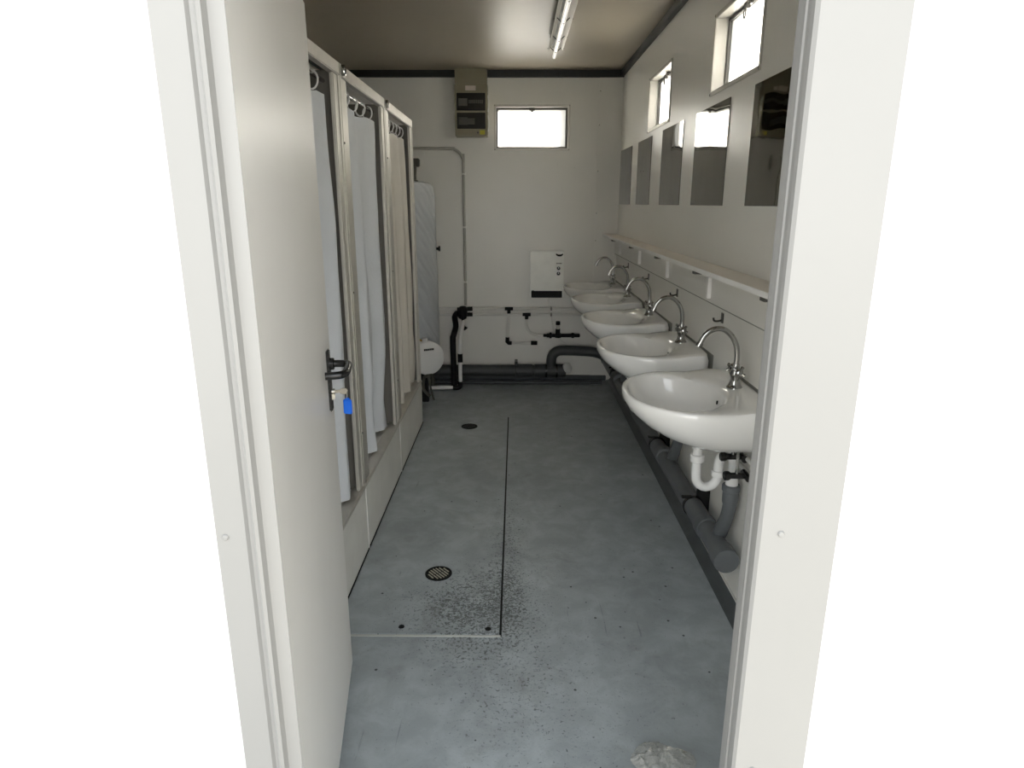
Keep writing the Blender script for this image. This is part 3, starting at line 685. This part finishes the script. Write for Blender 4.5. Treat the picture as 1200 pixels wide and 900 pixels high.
# conduit from above
s = thing('electric_conduit', (-0.45, YB - 0.014, 0.64), 'grey conduit bending over the top of the water tank and down the back wall', 'conduit')
b = B(); b.tube([(-1.2, YB - 0.022, 1.922), (-0.56, YB - 0.022, 1.922), (-0.50, YB - 0.022, 1.915), (-0.455, YB - 0.022, 1.885), (-0.432, YB - 0.022, 1.84), (-0.428, YB - 0.022, 1.78), (-0.428, YB - 0.022, 0.66)], 0.0115, 14, smooth=5); obj('conduit_tube', b, 'conduit', s)
for z in (0.85, 1.3, 1.72): obj('conduit_clip', B().box(-0.445, -0.411, YB - 0.036, YB, z, z + 0.014, 0.003), 'whitepipe', s)
# stand pipe assembly
Y5 = 5.50
Y5 = 5.30
s = thing('black_drop_pipe', (-0.51, Y5, 0.0), 'black insulated pipe dropping to the floor beside the tank', 'pipe')
b = B(); b.tube([(-0.50, 5.55, 0.60), (-0.515, 5.50, 0.575), (-0.50, 5.42, 0.51), (-0.512, 5.34, 0.45), (-0.516, Y5, 0.40), (-0.512, Y5, 0.002)], 0.024, 14, smooth=3); obj('pipe_sleeve', b, 'blackpipe', s)
b = B(); b.lathe([(0.02, 0), (0.036, 0.01), (0.040, 0.05), (0.036, 0.10), (0.02, 0.11)], (-0.455, 5.54, 0.55), (0.1, 0, 1), 14); b.cyl((-0.50, 5.57, 0.628), (-0.37, 5.585, 0.632), 0.018, seg=12); b.cyl((-0.50, 5.57, 0.583), (-0.37, 5.585, 0.583), 0.017, seg=12)
b.tube([(-0.45, 5.50, 0.58), (-0.437, 5.47, 0.50), (-0.42, 5.46, 0.48)], [0.012, 0.011, 0.020], 12); obj('valve_cluster', b, 'blackpipe', s)
s = thing('white_drop_hose', (-0.45, Y5, 0.0), 'white plastic hose dropping beside the black pipe and turning left along the floor', 'hose')
b = B(); b.tube([(-0.435, 5.46, 0.545), (-0.447, 5.38, 0.49), (-0.453, Y5 - 0.02, 0.40), (-0.456, Y5 - 0.03, 0.28), (-0.458, Y5 - 0.03, 0.05)], 0.0155, 14, smooth=4); obj('hose_pipe', b, 'plastic', s)
b = B(); b.cyl((-0.456, Y5 - 0.03, 0.24), (-0.456, Y5 - 0.03, 0.31), 0.020, seg=14); obj('coupling', b, 'blackpipe', s)
b = B(); b.tube([(-0.458, Y5 - 0.03, 0.075), (-0.459, Y5 - 0.03, 0.040), (-0.475, Y5 - 0.03, 0.024), (-0.52, Y5 - 0.03, 0.023)], 0.020, 12, smooth=3); obj('floor_elbow', b, 'blackpipe', s)
b = B(); b.cyl((-0.52, Y5 - 0.03, 0.023), (-0.80, Y5 - 0.04, 0.023), 0.0155, seg=14); obj('floor_pipe', b, 'plastic', s)
# soil pipe
Yq = 5.535
s = thing('soil_pipe', (0.0, Yq, 0.05), 'fat dark grey soil pipe lying along the foot of the back wall', 'pipe')
b = B(); b.cyl((XL + 0.25, Yq, 0.103), (0.30, Yq, 0.103), 0.050, seg=28); obj('long_pipe', b, 'soil', s)
b = B(); b.lathe([(0.05, 0), (0.057, 0.004), (0.057, 0.10), (0.054, 0.11), (0.054, 0.19), (0.059, 0.195), (0.059, 0.24), (0.054, 0.27), (0, 0.275)], (0.16, Yq, 0.103), (1, 0, 0), 28); obj('tee_body', b, 'soil', s)
b = B(); b.lathe([(0.05, 0), (0.057, 0.004), (0.057, 0.14), (0.05, 0.147)], (0.0, Yq, 0.103), (1, 0, 0), 28); obj('socket', b, 'soil', s)
b = B(); b.tube([(0.305, Yq, 0.12), (0.305, Yq, 0.19), (0.315, Yq, 0.235), (0.345, Yq, 0.268), (0.40, Yq, 0.282), (0.60, Yq, 0.275), (0.70, Yq - 0.01, 0.262), (0.755, Yq - 0.04, 0.24), (0.768, Yq - 0.08, 0.21)], 0.043, 22, smooth=4); obj('rising_bend', b, 'soil', s)
b = B(); b.lathe([(0.043, 0), (0.047, 0.003), (0.047, 0.02), (0.040, 0.024), (0, 0.024)], (0.435, Yq - 0.01, 0.125), (0.55, -0.6, 0.3), 24); obj('white_plug', b, 'plastic', s)
for x in (0.255, 0.345): obj('pipe_clamp', B().lathe([(0.0605, 0), (0.0605, 0.014)], (x, Yq, 0.103), (1, 0, 0), 28), 'black', s)
obj('pipe_clamp', B().box(-0.01, 0.016, Yq - 0.02, YB, 0.145, 0.185, 0.003), 'black', s)
s = thing('floor_cable_pipe', (-0.1, 5.47, 0.01), 'thin dark pipe lying on the floor in front of the soil pipe', 'pipe')
obj('thin_pipe', B().cyl((-1.0, 5.455, 0.018), (0.74, 5.455, 0.018), 0.015, seg=14), 'soil', s)

# ------------------------------------------------------------------ heater
s = thing('wall_fan_heater', (0.258, YB, 0.735), 'white wall fan heater with two round knobs on the back wall', 'heater')
x0, x1, z0, z1, yf = 0.118, 0.395, 0.738, 1.118, YB - 0.10
b = B(); b.box(x0, x1, yf, YB - 0.001, z0, z1, 0.006); obj('heater_body', b, 'heater', s)
b = B(); b.box(x0 + 0.006, x1 - 0.075, yf - 0.016, yf, z0 + 0.062, z1 - 0.075, 0.006); obj('front_cover', b, 'heater', s)
b = B(); b.box(x0 + 0.010, x1 - 0.010, yf - 0.004, yf + 0.02, z0 - 0.001, z0 + 0.055, 0.002)
obj('outlet_grille', b, 'blackpipe', s)
b = B()
for k in range(5): b.box(x0 + 0.014, x1 - 0.014, yf - 0.007, yf - 0.003, z0 + 0.006 + k * 0.0098, z0 + 0.009 + k * 0.0098)
obj('grille_slats', b, 'blackpipe', s)
for z in (0.98, 0.937):
    k = obj('knob', B().lathe([(0.015, 0), (0.015, 0.010), (0.012, 0.014), (0, 0.014)], (x1 - 0.044, yf, z), (0, -1, 0), 22), 'black', s)
    obj('pointer', B().box(x1 - 0.046, x1 - 0.042, yf - 0.016, yf - 0.013, z, z + 0.011), 'steel', k)
b = B()
for k in range(5): b.box(x1 - 0.063 + k * 0.0095, x1 - 0.056 + k * 0.0095, yf - 0.001, yf, 1.016, 1.024)
obj('name_marks', b, 'breaker', s)
b = B(); b.tube([(x1 - 0.066, yf - 0.001, 1.097), (x1 - 0.055, yf - 0.004, 1.088), (x1 - 0.038, yf - 0.005, 1.085), (x1 - 0.021, yf - 0.004, 1.088), (x1 - 0.010, yf - 0.001, 1.097)], [0.004, 0.007, 0.009, 0.007, 0.004], 10, smooth=3); obj('carry_grip', b, 'black', s)
obj('round_badge', B().lathe([(0.010, 0), (0.010, 0.0015), (0, 0.0015)], (x0 + 0.022, yf - 0.0, z0 + 0.085 - 0.03), (0, -1, 0), 18), 'seal', s)
b = B(); b.tube([(0.275, YB - 0.02, z0), (0.283, YB - 0.036, 0.66), (0.30, YB - 0.036, 0.57), (0.315, YB - 0.036, 0.48), (0.34, YB - 0.045, 0.41), (0.375, YB - 0.045, 0.37), (0.43, YB - 0.02, 0.33)], 0.0038, 8, smooth=4); obj('power_cable', b, 'whitepipe', s)

# ------------------------------------------------------------------ distribution box
s = thing('distribution_box', (-0.352, YB, 2.0), 'greige electrical distribution box with two dark windows high on the back wall', 'electrical box')
x0, x1, yf = -0.481, -0.225, YB - 0.115
b = B(); b.box(x0, x1, yf, YB - 0.001, 2.005, 2.385, 0.005); obj('box_body', b, 'greige', s)
b = B(); b.box(x0 + 0.004, x1 - 0.004, yf + 0.012, YB - 0.001, 2.386, H - 0.001, 0.003); obj('cable_cover', b, 'greige', s)
for zz0, zz1 in ((2.193, 2.320), (2.060, 2.178)):
    b = B(); b.box(x0 + 0.016, x1 - 0.018, yf - 0.004, yf + 0.001, zz0, zz1, 0.002); wdw = obj('cover_window', b, 'smoke', s)
    b = B(); zc0 = (zz0 + zz1) / 2
    b.box(x0 + 0.03, x0 + 0.10, yf - 0.006, yf - 0.003, zc0 - 0.03, zc0 + 0.025, 0.001)
    if zz0 > 2.1:
        for k in range(8): b.box(x0 + 0.108 + k * 0.0145, x0 + 0.119 + k * 0.0145, yf - 0.007, yf - 0.003, zc0 - 0.012, zc0 + 0.014, 0.001)
    else: b.box(x0 + 0.10, x0 + 0.155, yf - 0.006, yf - 0.003, zc0 - 0.026, zc0 + 0.018, 0.001)
    obj('breaker_row', b, 'breaker', wdw)
obj('name_plate', B().box(x0 + 0.085, x0 + 0.165, yf - 0.002, yf, 2.338, 2.372), 'label', s)
obj('warning_sticker', B().box(x1 - 0.062, x1 - 0.022, yf - 0.002, yf, 2.018, 2.050), 'yellow', s)
obj('cover_screw', B().lathe([(0.008, 0), (0.007, 0.003), (0, 0.003)], (x1 - 0.078, yf, 2.033), (0, -1, 0), 14), 'breaker', s)
b = B()
for zc0 in (2.10, 2.245): b.tube([(x1 + 0.002, yf + 0.01, zc0 - 0.06), (x1 + 0.010, yf + 0.012, zc0), (x1 + 0.002, yf + 0.01, zc0 + 0.06)], 0.004, 8, smooth=4)
obj('hinge_strip', b, 'plastic', s)

# ------------------------------------------------------------------ hot water tank behind the cubicles
TX, TY = -0.865, 5.26
s = thing('water_tank', (TX, TY, 0.20), 'tall pale insulated hot water tank behind the far cubicle', 'tank')
b = B(); b.lathe([(0.0, 0.20), (0.20, 0.20), (0.235, 0.22), (0.245, 0.26), (0.243, 0.9), (0.238, 1.55), (0.228, 1.615), (0.20, 1.645), (0.12, 1.658), (0.0, 1.66)], (TX, TY, 0), seg=48); obj('tank_jacket', b, 'tank', s)
b = B(); b.lathe([(0.03, 0), (0.03, 0.02), (0.018, 0.025), (0.018, 0.06), (0.022, 0.10), (0.022, 0.16)], (-0.78, 5.26, 1.645)); obj('top_fitting', b, 'breaker', s)
b = B(); b.box(-0.80, -0.735, 5.24, 5.30, 1.765, 1.825, 0.006); obj('switch_box', b, 'breaker', s)
b = B(); b.lathe([(0.011, 0), (0.011, 0.015), (0.021, 0.018), (0.021, 0.030), (0, 0.031)], (TX + 0.240, TY, 1.155), (1, 0, 0), 18); obj('thermostat_knob', b, 'black', s)
for a in range(3):
    an = a * 2 * PI / 3 + 0.5; obj('foot', B().cyl((TX + 0.19 * math.cos(an), TY + 0.19 * math.sin(an), 0.0), (TX + 0.19 * math.cos(an), TY + 0.19 * math.sin(an), 0.215), 0.018), 'breaker', s)
# tank stub line & socket marks on the wall
tag(obj('wall_switch', B().box(-0.80, -0.742, YB - 0.012, YB, 1.862, 1.902, 0.003), 'wall'), 'small pale junction plate on the wall above the water tank', 'switch')
# round expansion vessel
VX, VY, VZ = -0.66, 4.88, 0.362
s = thing('expansion_vessel', (VX, VY, 0.10), 'round white vessel with a dark name strip behind the last cubicle', 'vessel')
ax = Vector((0.50, -0.86, 0.05)).normalized()
b = B(); b.lathe([(0.0, -0.16), (0.10, -0.155), (0.125, -0.12), (0.130, -0.08), (0.130, -0.012), (0.124, 0.0), (0.118, 0.004), (0.06, 0.010), (0.0, 0.012)], (VX, VY, VZ), ax, 44); body = obj('vessel_body', b, 'plastic', s)
side = ax.cross(Vector((0, 0, 1))).normalized(); upv = side.cross(ax)
rt = Matrix((-side, ax, upv)).transposed()
if rt.determinant() < 0: rt = Matrix((side, ax, upv)).transposed()
b = B()
for k in range(7):
    c = Vector((VX, VY, VZ)) + ax * 0.0085 + upv * 0.068 + side * (k - 3) * 0.0115
    b.obox(c, (0.0092, 0.003, 0.014), rt)
obj('name_strip', b, 'black', s)
b = B(); b.lathe([(0.02, 0), (0.02, 0.03), (0.014, 0.034), (0, 0.034)], (VX - 0.03, VY + 0.02, VZ + 0.120), (0, 0, 1), 18); obj('filler_cap', b, 'plastic', s)
b = B(); b.tube([(VX - 0.05, VY + 0.02, VZ + 0.13), (VX - 0.10, VY + 0.03, VZ + 0.145), (VX - 0.20, VY + 0.04, VZ + 0.14)], 0.007, 10, smooth=3); obj('brass_pipe', b, 'brass', s)
b = B(); b.tube([(VX - 0.01, VY + 0.01, VZ - 0.125), (VX, VY, VZ - 0.20), (VX + 0.02, VY, VZ - 0.30), (VX + 0.03, VY, 0.03)], 0.008, 10, smooth=3); b.cyl((VX - 0.01, VY + 0.01, VZ - 0.15), (VX - 0.01, VY + 0.01, VZ - 0.12), 0.03); b.tube([(VX - 0.04, VY, VZ - 0.14), (VX - 0.05, VY, VZ - 0.24), (VX + 0.0, VY, VZ - 0.30)], 0.012, 10, smooth=3)
obj('lower_valve', b, 'breaker', s)
b = B(); b.obox(Vector((VX, VY, VZ)) - ax * 0.09 + Vector((-0.0, 0, -0.25)), (0.05, 0.05, 0.24), Matrix.Identity(3), 0.004); obj('support_foot', b, 'blackpipe', s)

# ------------------------------------------------------------------ ceiling lamp
s = thing('ceiling_lamp', (0.248, 4.0, H), 'slim fluorescent batten lamp on the ceiling', 'lamp')
b = B(); b.box(0.222, 0.274, 3.22, 4.66, 2.462, H - 0.001, 0.004); obj('lamp_housing', b, 'breaker', s)
b = B()
b.cyl((0.248, 3.20, 2.436), (0.248, 4.80, 2.436), 0.013, seg=18); obj('fluorescent_tube', b, 'tube', s)
for sgn in (-1, 1):
    b = B(); xa = 0.248 + sgn * 0.030; xb = 0.248 + sgn * 0.047
    b.loft([[Vector((0.248 + sgn * 0.020, y, 2.463)), Vector((xb, y, 2.440)), Vector((xb + sgn * 0.002, y, 2.443)), Vector((0.248 + sgn * 0.024, y, 2.468))] for y in (3.22, 4.62)]); obj('reflector_wing', b, 'wing', s)
for y in (3.5, 3.9, 4.3, 4.6):
    b = B(); b.tube([(0.248 - 0.052, y, 2.445), (0.248 - 0.035, y, 2.452), (0.248 - 0.016, y, 2.436), (0.248, y, 2.421), (0.248 + 0.016, y, 2.436), (0.248 + 0.035, y, 2.452), (0.248 + 0.052, y, 2.445)], 0.0026, 8); obj('tube_clip', b, 'black', s)
